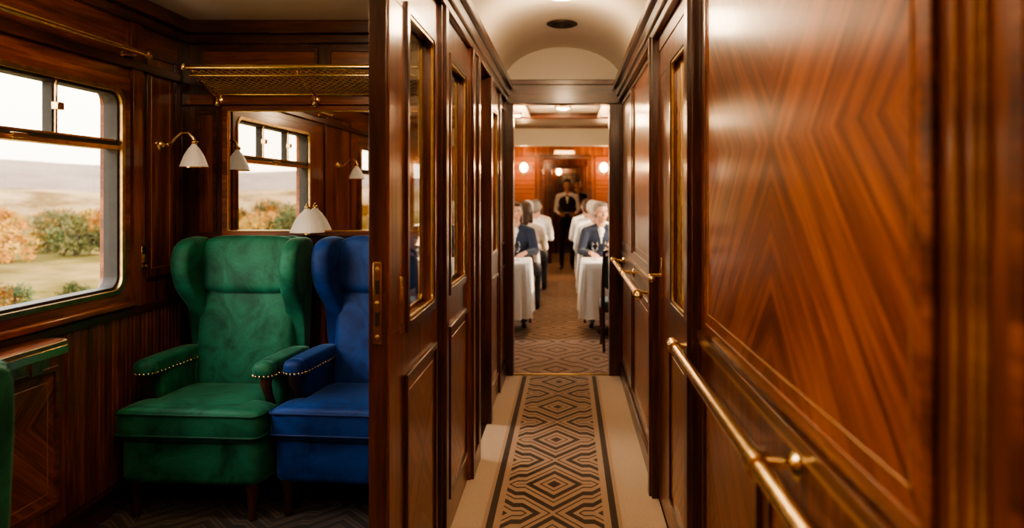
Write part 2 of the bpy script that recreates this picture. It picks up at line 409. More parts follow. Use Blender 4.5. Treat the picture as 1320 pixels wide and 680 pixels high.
# ------------------------------------------------------------------ outer left wall with windows
WINS=[(-.35,.70),(2.2,3.59),(4.7,5.8)]
WZ0,WZ1=.985,1.945
b=B(); xo0,xo1=XO-.09,XO
b.box(xo0,xo1,-1.2,YE,0,WZ0,WZ); b.box(xo0,xo1,-1.2,YE,WZ1,2.5,WY)
ys=[-1.2]+[v for w in WINS for v in w]+[YE]
for i in range(0,len(ys),2): b.box(xo0,xo1,ys[i],ys[i+1],WZ0,WZ1,WZ)
y=3.2
while y<4.17:
    b.box(XO,XO+.010,y,y+.030,.13,.88,WZ); y+=.035
b.box(XO,XO+.02,-1.2,YB,.88,.915,DY)
panelx(b,XO,1,2.25,3.14,.2,.76,FIGL,WY); panelx(b,XO,1,1.2,2.1,.2,.76,FIGL,WY)
b.box(XO,XO+.022,3.66,3.74,.915,2.3,WZ); panelx(b,XO,1,3.80,4.08,1.03,2.14,WZ,DZ,True,.015)
b.box(XO,XO+.022,4.12,4.2,.13,2.3,DZ)
panelx(b,XO,1,1.0,1.8,1.03,2.14,WZ,DZ)
b.box(XO,XO+.03,-1.2,YB,2.04,2.08,DY)
b.obj('wall_left',bevel=.003)
b=B(); b.box(XO,XO+.02,-1.2,YB,.006,.12,DY); b.obj('baseboard_compartment_left',bevel=.004)
b=B()
b.box(XO,XO+.03,-1.2,YB,2.26,2.31,DY); b.box(XO,XO+.06,-1.2,YB,2.31,2.38,DY); 
b.box(XO,Xb,YB-.03,YB,2.26,2.31,DX); b.box(XO,Xb,YB-.06,YB,2.31,2.38,DX)
b.obj('trim_cornice_compartment',bevel=.006)
def portal(name,loc,rot,sx,sy):
    l=bpy.data.lights.new(name,'AREA'); l.shape='RECTANGLE'; l.size=sx; l.size_y=sy; l.cycles.is_portal=True
    o=bpy.data.objects.new(name,l); col.objects.link(o); o.location=loc; o.rotation_euler=rot; return o
wi=0
for (y0,y1) in WINS:
    wi+=1; g=grp('window_%d'%wi); b=B()
    b.rring('x',XO-.09,XO+.022,(y0-.045,y1+.045,WZ0-.045,WZ1+.045),(y0+.012,y1-.012,WZ0+.012,WZ1-.012),.003,.07,WY)
    b.obj('surround',g,bevel=.005)
    b=B()
    b.rring('x',XO-.05,XO+.028,(y0+.008,y1-.008,WZ0+.008,WZ1-.008),(y0+.03,y1-.03,WZ0+.03,WZ1-.03),.07,.06,BRASSD)
    b.rring('x',XO-.055,XO+.01,(y0+.029,y1-.029,WZ0+.029,WZ1-.029),(y0+.042,y1-.042,WZ0+.042,WZ1-.042),.06,.05,RUBBER)
    b.box(XO-.045,XO+.014,y0+.03,y1-.03,1.652,1.672,BRASS); b.box(XO-.045,XO+.004,y0+.03,y1-.03,1.672,1.69,RUBBER)
    b.box(XO-.045,XO+.006,y0+.03,y1-.03,1.69,1.70,BRASS)
    span=y1-y0
    for f in ((.33,.665) if wi==2 else (.5,)):
        yy=y0+span*f; b.box(XO-.04,XO+.002,yy-.014,yy+.014,1.69,WZ1-.03,RUBBER); b.box(XO,XO+.012,yy-.006,yy+.006,1.69,WZ1-.03,BRASS)
        b.box(XO+.002,XO+.03,yy-.02,yy+.02,1.79,1.82,BRASS)
    b.box(XO,XO+.03,y0+span*.5-.04,y0+span*.5+.04,1.66,1.68,BRASS)
    b.obj('frame',g,bevel=.002)
    b=B(); b.box(XO-.03,XO-.026,y0+.03,y1-.03,WZ0+.03,WZ1-.03,GLASS); b.obj('pane',g)
    b=B(); b.box(XO,XO+.05,y0-.06,y1+.06,.925,.955,WY); b.obj('sill',g,bevel=.008)
    portal('window_portal',(XO-.12,(y0+y1)/2,(WZ0+WZ1)/2),(0,R(-90),0),WZ1-WZ0,y1-y0)
b=B()
def rrect(x0,x1,y0,y1,r,n=6):
    P=[(x0,y0)]
    for i in range(n+1):
        a=R(-90+90*i/n); P.append((x1-r+r*math.cos(a),y0+r+r*math.sin(a)))
    for i in range(n+1):
        a=R(90*i/n); P.append((x1-r+r*math.cos(a),y1-r+r*math.sin(a)))
    P.append((x0,y1)); return P
b.prism(rrect(XO,XO+.145,2.25,3.02,.05),'z',.872,.890,BRASSD)
b.prism(rrect(XO,XO+.15,2.245,3.025,.053),'z',.842,.874,BRASS)
b.prism(rrect(XO,XO+.135,2.26,3.01,.045),'z',.889,.893,WY)
b.box(XO,XO+.10,2.3,2.95,.79,.845,BRASSD); b.box(XO+.10,XO+.115,2.60,2.74,.78,.85,BRASSD); b.box(XO+.10,XO+.11,2.84,2.9,.78,.85,BRASSD)
b.obj('folding_table',bevel=.003)
b=B(); b.box(XO+.01,XO+.028,3.72,3.76,1.09,1.2,BRASS); b.box(XO+.026,XO+.034,3.73,3.75,1.12,1.16,BRASSD); b.sph((XO+.036,3.74,1.105),.007,BRASSD)
b.box(XO,XO+.012,3.71,3.77,1.08,1.21,DZ); b.obj('window_latch',bevel=.002)
b=B(); X=XO+.085; z=2.105
b.tube([(X,1.9,z),(X,3.64,z)],.013,BRASS,14); b.sph((X,3.66,z),.018,BRASS); b.sph((X,3.69,z),.010,BRASS); b.sph((X,1.88,z),.018,BRASS)
for y in (1.95,3.6): b.tube([(X,y,z),(X-.03,y,z-.012),(XO+.0,y,z-.012)],.008,BRASS,10); b.lathe([(.022,0),(.022,.006),(.012,.01)],(XO+.0,y,z-.012),BRASS,20,Matrix.Rotation(R(90),3,'Y'))
b.obj('curtain_rail')

# ------------------------------------------------------------------ back partition of compartment
b=B()
b.box(XO,Xb,YB,YB+.05,0,2.5,DZ)
x=XO+.03
while x<Xb-.05:
    b.box(x,x+.03,YB-.010,YB,.13,.88,WZ); x+=.035
b.box(XO,Xb,YB-.02,YB,.88,.915,DX); b.box(XO,Xb,YB-.02,YB,1.22,1.245,DX); b.box(XO,Xb,YB-.03,YB,1.93,1.99,WX)
panely(b,YB,-1,XO+.08,-1.35,2.05,2.24,WX); panely(b,YB,-1,-1.3,Xb-.05,2.05,2.24,WX)
panely(b,YB,-1,XO+.06,-1.90,1.03,1.90,WZ)
b.obj('wall_back',bevel=.003)
b=B(); b.box(XO,Xb,YB-.02,YB,.006,.12,DX); b.obj('baseboard_back',bevel=.004)
g=grp('wall_mirror'); b=B()
mx0,mx1,mz0,mz1=-1.86,-.62,1.225,1.925
b.rring('y',YB-.03,YB,(mx0,mx1,mz0,mz1),(mx0+.025,mx1-.025,mz0+.025,mz1-.025),.003,.003,WX)
b.rring('y',YB-.024,YB-.006,(mx0+.024,mx1-.024,mz0+.024,mz1-.024),(mx0+.031,mx1-.031,mz0+.031,mz1-.031),.002,.002,BRASS)
b.obj('frame',g,bevel=.003)
b=B(); b.box(mx0+.02,mx1-.02,YB-.012,YB-.004,mz0+.02,mz1-.02,MIRROR); b.obj('mirror_plate',g,smooth=0)
b=B(); b.box(XO-.09,Xb,-1.2,YE,2.38,2.45,CREAM); b.obj('ceiling_compartment')
b=B(); b.box(XO-.1,XR+.1,-1.3,-1.2,0,2.75,WZ); b.obj('wall_near')
g=grp('luggage_rack'); b=B()
yr,zr=3.85,2.08; xa,xz=-1.90,Xb-.02
b.tube([(xa,yr,zr),(xz,yr,zr)],.0135,BRASS,16); b.sph((xa-.01,yr,zr),.02,BRASS)
b.tube([(xa,yr+.04,zr-.035),(xz,yr+.04,zr-.035)],.006,BRASS,12)
b.tube([(xa,YB-.04,1.985),(xz,YB-.04,1.985)],.009,BRASS,12)
for x in (-1.88,-1.355,-.72):
    b.tube([(x,yr,zr),(x,yr+.1,zr-.035),(x,yr+.22,zr-.085),(x,YB-.05,1.975),(x,YB-.035,1.94),(x,YB-.028,1.93)],.010,BRASS,12)
    b.sph((x,YB-.045,1.935),.022,BRASS); b.lathe([(.026,0),(.026,.006),(.015,.012)],(x,YB-.03,1.955),BRASS,20,Matrix.Rotation(R(90),3,'X'))
b.obj('rails',g)
b=B(); y0n,y1n=yr+.02,YB-.04; W_=y1n-y0n; step=.036; slope=W_
def npt(x,t): return (x,y0n+t*W_,zr-.012-.083*t-.014*math.sin(math.pi*t))
for sgn in (1,-1):
    x=xa-slope
    while x<xz+slope:
        pts=[]
        for k in range(7):
            t=k/6; xx=x+sgn*slope*t
            if xa<=xx<=xz: pts.append(npt(xx,t))
        if len(pts)>1: b.tube(pts,.0030,NETM,5)
        x+=step
b.obj('netting',g)

# ------------------------------------------------------------------ sconce / lamp
def bell(b,c,r,h,mat=CERAMIC):
    prof=[(r*.16,0),(r*.22,-.01),(r*.42,-h*.22),(r*.7,-h*.5),(r*.88,-h*.78),(r,-h),(r*.96,-h),(r*.84,-h*.77),(r*.66,-h*.5),(r*.38,-h*.22),(r*.15,-.012)]
    b.lathe(prof,c,mat,72,None,.018,24)
def sconce(y):
    g=grp('wall_sconce',(XO,y,1.70)); b=B()
    b.lathe([(.036,0),(.036,.008),(.024,.014),(.02,.022),(.01,.03)],(0.0,0,0),BRASS,28,Matrix.Rotation(R(90),3,'Y'))
    b.tube([(.0,0,0),(.04,0,.0),(.065,0,.012),(.085,0,.04),(.115,0,.062),(.15,0,.058),(.172,0,.035),(.176,0,.012)],.008,BRASS,12)
    b.sph((.176,0,.012),(.02,.02,.014),BRASS); b.sph((.04,0,0),.012,BRASS)
    b.lathe([(.068,-.112),(.0695,-.112),(.0695,-.118),(.068,-.118)],(.176,0,.0),BRASS,40)
    b.obj('arm',g); b=B(); bell(b,(.176,0,.004),.067,.118); b.obj('shade',g,smooth=60)
sconce(3.93); sconce(1.42)
g=grp('standing_lamp',(-1.385,4.125,0)); b=B()
b.lathe([(.045,.0),(.045,.012),(.03,.02),(.012,.04)],(0,0,.006),BRASS,30)
b.tube([(0,0,.03),(0,0,1.27)],.010,BRASS,14); b.sph((0,0,1.1),.014,BRASS); b.sph((0,0,1.235),.018,BRASS)
b.sph((0,0,1.378),(.014,.014,.012),BRASS); b.sph((0,0,1.395),.007,BRASS)
b.obj('stand',g); b=B(); bell(b,(0,0,1.372),.088,.125); b.obj('shade',g,smooth=60)
b=B(); b.box(-1.44,-1.40,YB-.03,YB-.02,1.02,1.10,BRASS); b.box(-1.43,-1.41,YB-.036,YB-.03,1.04,1.08,DARKM); b.box(-1.445,-1.395,YB-.02,YB,1.015,1.105,DX); b.obj('brass_switch_plate',bevel=.002)

# ------------------------------------------------------------------ wing armchair
def armchair(loc,V,P,rz=0,sc=1):
    g=grp('wingback_armchair',loc,rz); g.scale=(sc,)*3
    rot=Matrix.Rotation(R(-9),3,'X')
    b=B(); b.sph((0,-.045,.285),(.325,.315,.125),V,72,24,.18,.16); b.obj('seat_base',g,smooth=180)
    b=B(); b.sph((0,-.13,.438),(.262,.25,.078),V,72,24,.35,.2); b.sph((0,-.285,.435),(.335,.105,.077),V,72,24,.35,.28); 
    b.obj('seat_cushion',g,smooth=180)
    def ringpath(hx,y0,y1,z,r=.035):
        pts=[]
        for cx,cy,st in ((hx-r,y1-r,0),(-hx+r,y1-r,90),(-hx+r,y0+r,180),(hx-r,y0+r,270)):
            for i in range(5): a=R(st+90*i/4); pts.append((cx+r*math.cos(a),cy+r*math.sin(a),z))
        return pts+[pts[0]]
    b=B(); 
    for z in (.482,.388): b.tube(ringpath(.333,-.389,-.185,z),.0055,P,8)
    b.tube([(-.20,.155,.965),(-.1,.152,.963),(0,.150,.962),(.1,.152,.963),(.20,.155,.965)],.006,P,8)
    b.obj('piping',g)
    b=B(); b.sph((0,.205,.70),(.25,.085,.285),V,64,32,.32,.35,rot); b.obj('backrest',g,smooth=180)
    b=B(); b.sph((0,.232,1.085),(.25,.085,.15),V,64,28,.42,.35,rot); b.obj('headrest',g,smooth=180)
    b=B(); pr=[]
    for hx,y,z in ((.27,.215,.2),(.27,.225,.45),(.262,.245,.8),(.262,.275,1.0),(.262,.290,1.15),(.25,.295,1.215),(.2,.297,1.23)):
        th=.035; l=[]
        for i in range(24):
            a=2*math.pi*i/24; c,s_=math.cos(a),math.sin(a)
            l.append((hx*math.copysign(abs(c)**.4,c),y+th*math.copysign(abs(s_)**.6,s_),z))
        pr.append(l)
    b.loops(pr,V); b.obj('back_shell',g,smooth=60)
    for sx,nm in ((-1,'wing_left'),(1,'wing_right')):
        prof=[(.285,1.205),(.24,1.232),(.15,1.236),(.07,1.218),(.022,1.172),(.006,1.105),(.014,1.03),(.045,.965),(.10,.915),(.15,.86),(.17,.78),(.185,.68),(.20,.60),(.27,.60),(.28,.8)]
        cy,cz=.16,1.02; L=[]
        for t,s2 in ((-1,.80),(-.9,.90),(-.6,.97),(-.2,1.0),(.2,1.0),(.6,.97),(.9,.90),(1,.80)):
            l=[]
            for (y,z) in prof:
                yy=cy+(y-cy)*s2; zz=cz+(z-cz)*(1-(1-s2)*.45)
                flare=max(0,(zz-.85))*.06+max(0,.2-yy)*.08
                l.append((sx*(.255+.046*t+flare*.9-.004),yy,zz))
            L.append(l)
        b=B(); b.loops(L,V); b.obj(nm,g,smooth=180,sub=2)
    for sx,nm in ((-1,'left'),(1,'right')):
        b=B(); b.sph((sx*.283,-.025,.655),(.050,.225,.036),V,32,20,.5,.45); b.sph((sx*.283,-.225,.652),(.049,.045,.040),V,28,16,.8,.8)
        b.obj('arm_pad_'+nm,g,smooth=180)
        b=B(); b.sph((sx*.285,.04,.51),(.036,.17,.14),V,32,20,.25,.3); b.obj('arm_panel_'+nm,g,smooth=180)
        b=B(); x=sx*.288
        b.tube([(x,-.215,.625),(x,-.222,.585),(x,-.195,.535),(x,-.165,.48),(x,-.16,.42),(x,-.175,.37)],.02,LEGW,12,[.030,.026,.02,.021,.026,.03])
        b.obj('arm_support_'+nm,g)
        b=B()
        for k in range(9):
            a=R(180+22.5*k); b.sph((sx*.283+.049*math.cos(a),-.225+.046*math.sin(a),.629),.0055,BRASS,8,6)
        for k in range(12): b.sph((sx*.333,-.21+.03*k,.628),.0055,BRASS,8,6); b.sph((sx*.233,-.21+.03*k,.628),.0055,BRASS,8,6)
        b.obj('nailheads_'+nm,g)
    for i,(x,y) in enumerate(((-.27,-.31),(.27,-.31),(-.26,.2),(.26,.2))):
        b=B(); b.lathe([(.018,.006),(.022,.02),(.017,.035),(.024,.12),(.034,.16),(.034,.19)],(x,y,0),LEGW,16); b.obj('leg_%d'%(i+1),g)
    return g
armchair((-1.645,3.775,0),GREEN,GREENP,R(-4.5))
armchair((-.955,3.775,0),BLUE,BLUEP,R(-6))
armchair((-1.508,1.50,0),GREEN,GREENP,R(-4),.88)
armchair((-.94,5.55,0),BLUE,BLUEP)

# ------------------------------------------------------------------ dining car shell
DW0,DW1=-1.5,1.2
dwin=[(7.3,8.8),(9.3,10.8),(11.3,12.7)]
for nm,xa_,xb_ in (('wall_dining_left',DW0-.1,DW0),('wall_dining_right',DW1,DW1+.1)):
    b=B(); b.box(xa_,xb_,YE+.12,19,0,.95,WZ); b.box(xa_,xb_,YE+.12,19,1.95,2.6,WY)
    ys=[YE+.12]+[v for w in dwin for v in w]+[19]
    for i in range(0,len(ys),2): b.box(xa_,xb_,ys[i],ys[i+1],.95,1.95,WZ)
    b.obj(nm,bevel=.003)
    for (a,c) in dwin:
        wi+=1; b=B(); b.rring('x',xa_-.01,xb_+.01,(a-.04,c+.04,.91,1.99),(a+.03,c-.03,.98,1.92),.003,.06,BRASS); b.box((xa_+xb_)/2-.002,(xa_+xb_)/2+.002,a,c,.95,1.95,GLASS); b.obj('window_%d'%wi)
        if xa_<0: portal('window_portal',(xa_-.02,(a+c)/2,1.45),(0,R(-90),0),1,c-a)
        else: portal('window_portal',(xb_+.02,(a+c)/2,1.45),(0,R(90),0),1,c-a)
b=B()
zc=2.5
b.box(DW0,DW1,10.5,12.35,zc,2.6,DX); b.box(DW0,-.51,YE+.12,10.5,zc,2.6,DY); b.box(.4,DW1,YE+.12,10.5,zc,2.6,DY)
b.box(-.51,.4,YE+.12,7,zc,2.6,DY); b.box(-.51,.4,7,10.5,zc+.05,2.6,CREAM)
b.rring('z',zc-.015,zc+.01,(-.55,.44,6.96,10.54),(-.50,.39,7.01,10.49),.002,.002,WX)
b.box(DW0,DW1,10.62,10.7,zc-.02,zc,WX); b.box(DW0,DW1,12.1,12.2,zc-.02,zc,WX)
b.box(DW0,DW1,12.35,12.5,2.22,2.6,CREAM)
b.box(DW0,DW1,12.5,13.5,2.32,2.6,CREAM); b.box(DW0,DW1,13.6,19,2.3,2.6,DX)
b.obj('ceiling_dining',bevel=.003)
for y in (7.9,9.7): ceiling_lamp(-.06,y,2.545,.10,20,(1,.64,.35))
ceiling_lamp(-.9,9.2,2.498,.09,10,(1,.6,.3)); ceiling_lamp(-.66,10.1,2.498,.06,6,(1,.6,.3))
def bulk(name,y,x0,x1,zt,Wm,ztop=2.35):
    b=B(); b.box(DW0,x0,y,y+.1,0,ztop,Wm); b.box(x1,DW1,y,y+.1,0,ztop,Wm); b.box(x0,x1,y,y+.1,zt,ztop,Wm)
    b.rring('y',y-.03,y,(x0-.07,x1+.07,-.0,zt+.07),(x0,x1,-.001,zt),.002,.002,DX)
    if x0-DW0>.5:
        panely(b,y,-1,x0-.55,x0-.12,1.0,2.12,FIGL); panely(b,y,-1,x1+.12,x1+.55,1.0,2.12,FIGL)
        panely(b,y,-1,x0-.55,x0-.12,.15,.88,FIGL); panely(b,y,-1,x1+.12,x1+.55,.15,.88,FIGL)
    b.obj(name,bevel=.004)
bulk('wall_dining_end',13.5,-.43,.34,2.06,WZ)
bulk('wall_pantry',16.2,-.34,.25,1.98,WZ)
bulk('wall_far',19.0,-.26,.18,1.9,WZ)
b=B(); b.box(DW0,DW1,22.4,22.5,0,2.6,WZ); b.box(DW0-.1,DW0,19,22.5,0,2.6,DZ); b.box(DW1,DW1+.1,19,22.5,0,2.6,DZ); b.box(DW0,DW1,19.1,22.5,2.3,2.6,DX); b.obj('wall_kitchen_end')
def globe(x,y,z,W):
    g=grp('globe_sconce',(x,y,z)); b=B()
    b.lathe([(.05,0),(.05,.01),(.02,.02)],(0,0,-.03),BRASS,20,Matrix.Rotation(R(90),3,'X'))
    b.tube([(0,0,-.03),(0,-.06,-.05),(0,-.1,-.03),(0,-.1,0)],.009,BRASS); b.obj('bracket',g)
    b=B(); b.sph((0,-.1,.05),(.07,.07,.085),BULB,20,12); b.obj('globe',g,smooth=180)
    l=bpy.data.lights.new('bulb','POINT'); l.energy=W; l.color=(1,.55,.24); l.shadow_soft_size=.07
    o=bpy.data.objects.new('bulb',l); col.objects.link(o); o.parent=g; o.location=(0,-.26,.05)
globe(-.76,13.5,1.86,20); globe(.62,13.5,1.86,20); globe(-.75,16.2,1.85,14); globe(.6,16.2,1.85,14); globe(-.22,19.0,1.95,6)
b=B(); b.box(-.22,.1,13.44,13.47,2.16,2.20,BULB2); b.box(-.24,.12,13.46,13.5,2.14,2.22,BRASS); b.obj('header_lamp',bevel=.004)
ceiling_lamp(-.5,13.95,2.295,.09,12,(1,.6,.32)); ceiling_lamp(-.05,17.6,2.295,.09,14,(1,.55,.25)); ceiling_lamp(-.05,20.6,2.295,.09,20,(1,.55,.25))  # first lamp is added out of view to brighten the waiter

# ------------------------------------------------------------------ dining furniture
def table(cx,cy,hx=.36,hy=.38):
    g=grp('dining_table',(cx,cy,0)); b=B()
    n=120
    def sq(a,e=.16): 
        c,s_=math.cos(a),math.sin(a); return math.copysign(abs(c)**e,c),math.copysign(abs(s_)**e,s_)
    loops=[]
    for sc,z,am in ((.02,.762,0),(.5,.762,0),(.98,.762,0),(1.0,.755,0),(1.01,.70,.004),(1.02,.58,.012),(1.03,.42,.02),(1.04,.22,.028)):
        l=[]
        for k in range(n):
            a=2*math.pi*k/n; u,v=sq(a); f=am*math.sin(a*17+math.sin(a*3)*1.5)
            l.append((u*(hx*sc+f),v*(hy*sc+f),z-(am*.7*abs(math.cos(2*a)))))
        loops.append(l)
    b.loops(loops,CLOTH,caps=False)
    b.obj('tablecloth',g,smooth=60)
    b=B(); b.box(-hx+.02,hx-.02,-hy+.02,hy-.02,.725,.755,LEGW); b.lathe([(.2,.006),(.2,.03),(.05,.06),(.04,.4),(.05,.70),(.12,.725)],(0,0,0),LEGW,20); b.obj('pedestal',g)
GL=glassmat('crystal',(.93,.93,.92),.9)
def wineglass(x,y):
    b=B(); b.lathe([(.033,0),(.032,.003),(.005,.008),(.004,.08),(.02,.095),(.036,.125),(.038,.15),(.031,.19),(.030,.19),(.036,.15),(.034,.126),(.018,.098),(.001,.092)],(0,0,0),GL,24)
    o=b.obj('wine_glass'); o.location=(x,y,.764)
def plate(x,y):
    b=B(); b.lathe([(.05,0),(.08,.006),(.125,.018),(.125,.021),(.08,.010),(.001,.006)],(0,0,0),CHINA,32); o=b.obj('dinner_plate'); o.location=(x,y,.764)
def tlamp(x,y):
    g=grp('table_lamp',(x,y,.764)); b=B(); b.lathe([(.035,0),(.035,.008),(.008,.02),(.007,.15),(.012,.17)],(0,0,0),BRASS,20); b.obj('base',g)
    b=B(); b.lathe([(.03,.24),(.065,.15),(.063,.15),(.028,.24)],(0,0,0),BULB2,24); b.obj('shade',g)
def dchair(x,y,rz):
    g=grp('dining_chair',(x,y,0),rz); b=B()
    b.sph((0,-.0,.43),(.225,.215,.045),TEAL,40,16,.4,.3); b.obj('seat',g,smooth=180)
    b=B(); b.sph((0,.215,.74),(.2,.028,.17),TEAL,40,16,.4,.4,Matrix.Rotation(R(-8),3,'X')); b.obj('back_pad',g,smooth=180)
    b=B()
    for sx in (-1,1):
        b.tube([(sx*.19,.2,.006),(sx*.195,.17,.2),(sx*.2,.19,.42),(sx*.2,.215,.65),(sx*.19,.25,.94)],.016,LEGW,10,[.012,.017,.02,.017,.014])
        b.tube([(sx*.2,-.2,.006),(sx*.195,-.175,.1),(sx*.2,-.19,.3),(sx*.2,-.185,.42)],.016,LEGW,10,[.014,.013,.02,.026])
    b.tube([(-.19,.25,.93),(-.1,.256,.955),(0,.258,.962),(.1,.256,.955),(.19,.25,.93)],.017,LEGW,10)
    b.box(-.205,.205,-.2,.2,.37,.405,LEGW)
    b.obj('frame',g)

# ------------------------------------------------------------------ people
SKIN=simple('skin',(.60,.33,.22),.5,0,30,.06,Subsurface_Weight=.05)
LIPS=simple('lips',(.45,.16,.13),.45,0,30,.05)
EYEW=simple('eye_white',(.8,.78,.75),.2,0,30,.02); IRIS=simple('iris',(.05,.03,.02),.2,0,30,.1)
def cloth(n,c): return simple(n,c,.85,0,30,.15,.1,Sheen_Weight=.15)
WHITE=cloth('white_shirt',(.8,.78,.74)); NAVY=cloth('navy_suit',(.012,.02,.05)); BLACK=cloth('black_waistcoat',(.012,.011,.012)); GREY=cloth('grey_trousers',(.06,.06,.065)); DRESS=cloth('cream_dress',(.66,.55,.44))
SHOE=simple('shoe_leather',(.015,.01,.008),.3)
HW=simple('white_hair',(.62,.57,.5),.6,0,90,.2,.6); HB=simple('brown_hair',(.06,.03,.015),.5,0,90,.3,.6); HD=simple('dark_hair',(.012,.009,.008),.5,0,90,.3,.6); HG=simple('grey_hair',(.25,.23,.2),.6,0,90,.2,.6)
def blob(name,prims,voxel,mats,parent,sm=4):
    b=B()
    for p in prims:
        if p[0]=='c':
            _,a,ra,c,rc,mi_=p; a=Vector(a); c=Vector(c); t=(c-a)
            if t.length<1e-5: continue
            t.normalize(); nn=t.orthogonal().normalized(); bi=t.cross(nn); L=[]
            for base,r,rng in ((a,ra,[-88,-60,-30,0]),(c,rc,[0,30,60,88])):
                for d in rng:
                    h=math.sin(R(d))*r; q=math.cos(R(d))*r
                    L.append([base+t*h+(nn*math.cos(2*math.pi*k/14)+bi*math.sin(2*math.pi*k/14))*q for k in range(14)])
            b.loops(L,SKIN)
        else:
            _,c,r,mi_=p; b.sph(c,r,SKIN,20,14)
    bmesh.ops.recalc_face_normals(b.bm,faces=b.bm.faces[:])
    me=bpy.data.meshes.new('tmp'); b.bm.to_mesh(me); b.bm.free()
    o=bpy.data.objects.new('tmp',me); col.objects.link(o)
    md=o.modifiers.new('r','REMESH'); md.mode='VOXEL'; md.voxel_size=voxel
    md=o.modifiers.new('s','SMOOTH'); md.iterations=sm; md.factor=.5
    dg=bpy.context.evaluated_depsgraph_get(); dg.update()
    m2=bpy.data.meshes.new_from_object(o.evaluated_get(dg)); bpy.data.objects.remove(o,do_unlink=True)
    m2.name=name; m2.materials.clear()
    for m in mats: m2.materials.append(m)
    n=len(m2.polygons)
    if n and len(mats)>1:
        ce=np.zeros(n*3); m2.polygons.foreach_get('center',ce); ce=ce.reshape(-1,3)
        best=np.full(n,1e9); idx=np.zeros(n,int)
        for p in prims:
            if p[0]=='c':
                a=np.array(p[1]); c=np.array(p[3]); ab=c-a; t=np.clip(((ce-a)@ab)/(ab@ab),0,1)
                d=np.linalg.norm(ce-(a+t[:,None]*ab),axis=1)-(p[2]+(p[4]-p[2])*t); mi_=p[5]
            else:
                r=np.array(p[2]); d=(np.linalg.norm((ce-np.array(p[1]))/r,axis=1)-1)*r.min(); mi_=p[3]
            w=d<best; best[w]=d[w]; idx[w]=mi_
        m2.polygons.foreach_set('material_index',idx.astype(np.int32))
    m2.shade_smooth()
    o=bpy.data.objects.new(name,m2); col.objects.link(o); o.parent=parent; return o
def hand(parent,nm,w,d,up,side):
    w=Vector(w); d=Vector(d).normalized(); up=Vector(up); up=(up-d*up.dot(d)).normalized(); s=d.cross(up).normalized()
    if s.dot(Vector(side))<0: s=-s
    T=lambda a,b_,c: tuple(w+d*a+s*b_+up*c)
    P=[('c',T(-.03,0,0),.026,T(.02,0,0),.024,0)]
    for k,(off,ln) in enumerate(((.030,.072),(.010,.082),(-.010,.076),(-.029,.060))):
        P.append(('c',T(.015,off*.6,0),.016,T(.085,off,.0),.012,0))
        k1=T(.085+ln*.45,off*1.08,-.008); k2=T(.085+ln*.75,off*1.1,-.026); k3=T(.085+ln*.88,off*1.1,-.045)
        P+=[('c',T(.085,off,0),.0098,k1,.009,0),('c',k1,.009,k2,.0082,0),('c',k2,.0082,k3,.0072,0)]
    P+=[('c',T(.015,.02,-.005),.017,T(.05,.05,-.012),.012,0),('c',T(.05,.05,-.012),.0115,T(.082,.062,-.022),.0095,0)]
    blob(nm,P,.0042,[SKIN],parent,2)
def head(g,c,hair,style,turn=0):
    h=grp('head',c,turn); h.parent=g
    P=[('e',(0,.012,.035),(.074,.093,.085),0),('e',(0,-.025,-.03),(.056,.066,.078),0),('e',(0,-.055,-.085),(.026,.024,.022),0),
       ('c',(0,-.088,.012),.008,(0,-.107,-.022),.0135,0),('e',(.012,-.096,-.027),(.009,.01,.008),0),('e',(-.012,-.096,-.027),(.009,.01,.008),0),
       ('c',(-.04,-.078,.027),.009,(.04,-.078,.027),.009,0),('e',(.04,-.06,-.022),(.022,.022,.02),0),('e',(-.04,-.06,-.022),(.022,.022,.02),0),
       ('c',(-.016,-.087,-.056),.0065,(.016,-.087,-.056),.0065,1),
       ('e',(.076,.01,-.002),(.009,.019,.031),0),('e',(-.076,.01,-.002),(.009,.019,.031),0)]
    blob('face',P,.005,[SKIN,LIPS],h,2)
    b=B()
    for s in (-1,1): b.sph((s*.029,-.083,.004),(.012,.0085,.0075),EYEW,14,10); b.sph((s*.029,-.0895,.004),(.0055,.004,.0055),IRIS,10,8); b.tube([(s*.045,-.079,.026),(s*.03,-.0895,.031),(s*.014,-.090,.027)],.0035,hair,8)
    b.obj('eyes',h,smooth=180)
    H=[('e',(0,.026,.052),(.082,.095,.084),0),('e',(0,.05,.01),(.078,.07,.075),0),('e',(0,-.03,.098),(.06,.05,.03),0),('e',(.068,.02,.03),(.016,.035,.035),0),('e',(-.068,.02,.03),(.016,.035,.035),0)]
    if style=='long': H+=[('c',(.06,.035,.02),.032,(.066,.03,-.11),.03,0),('c',(-.06,.035,.02),.032,(-.066,.03,-.11),.03,0),('c',(0,.07,.02),.05,(0,.06,-.12),.045,0)]
    blob('hair',H,.007,[hair],h,2)
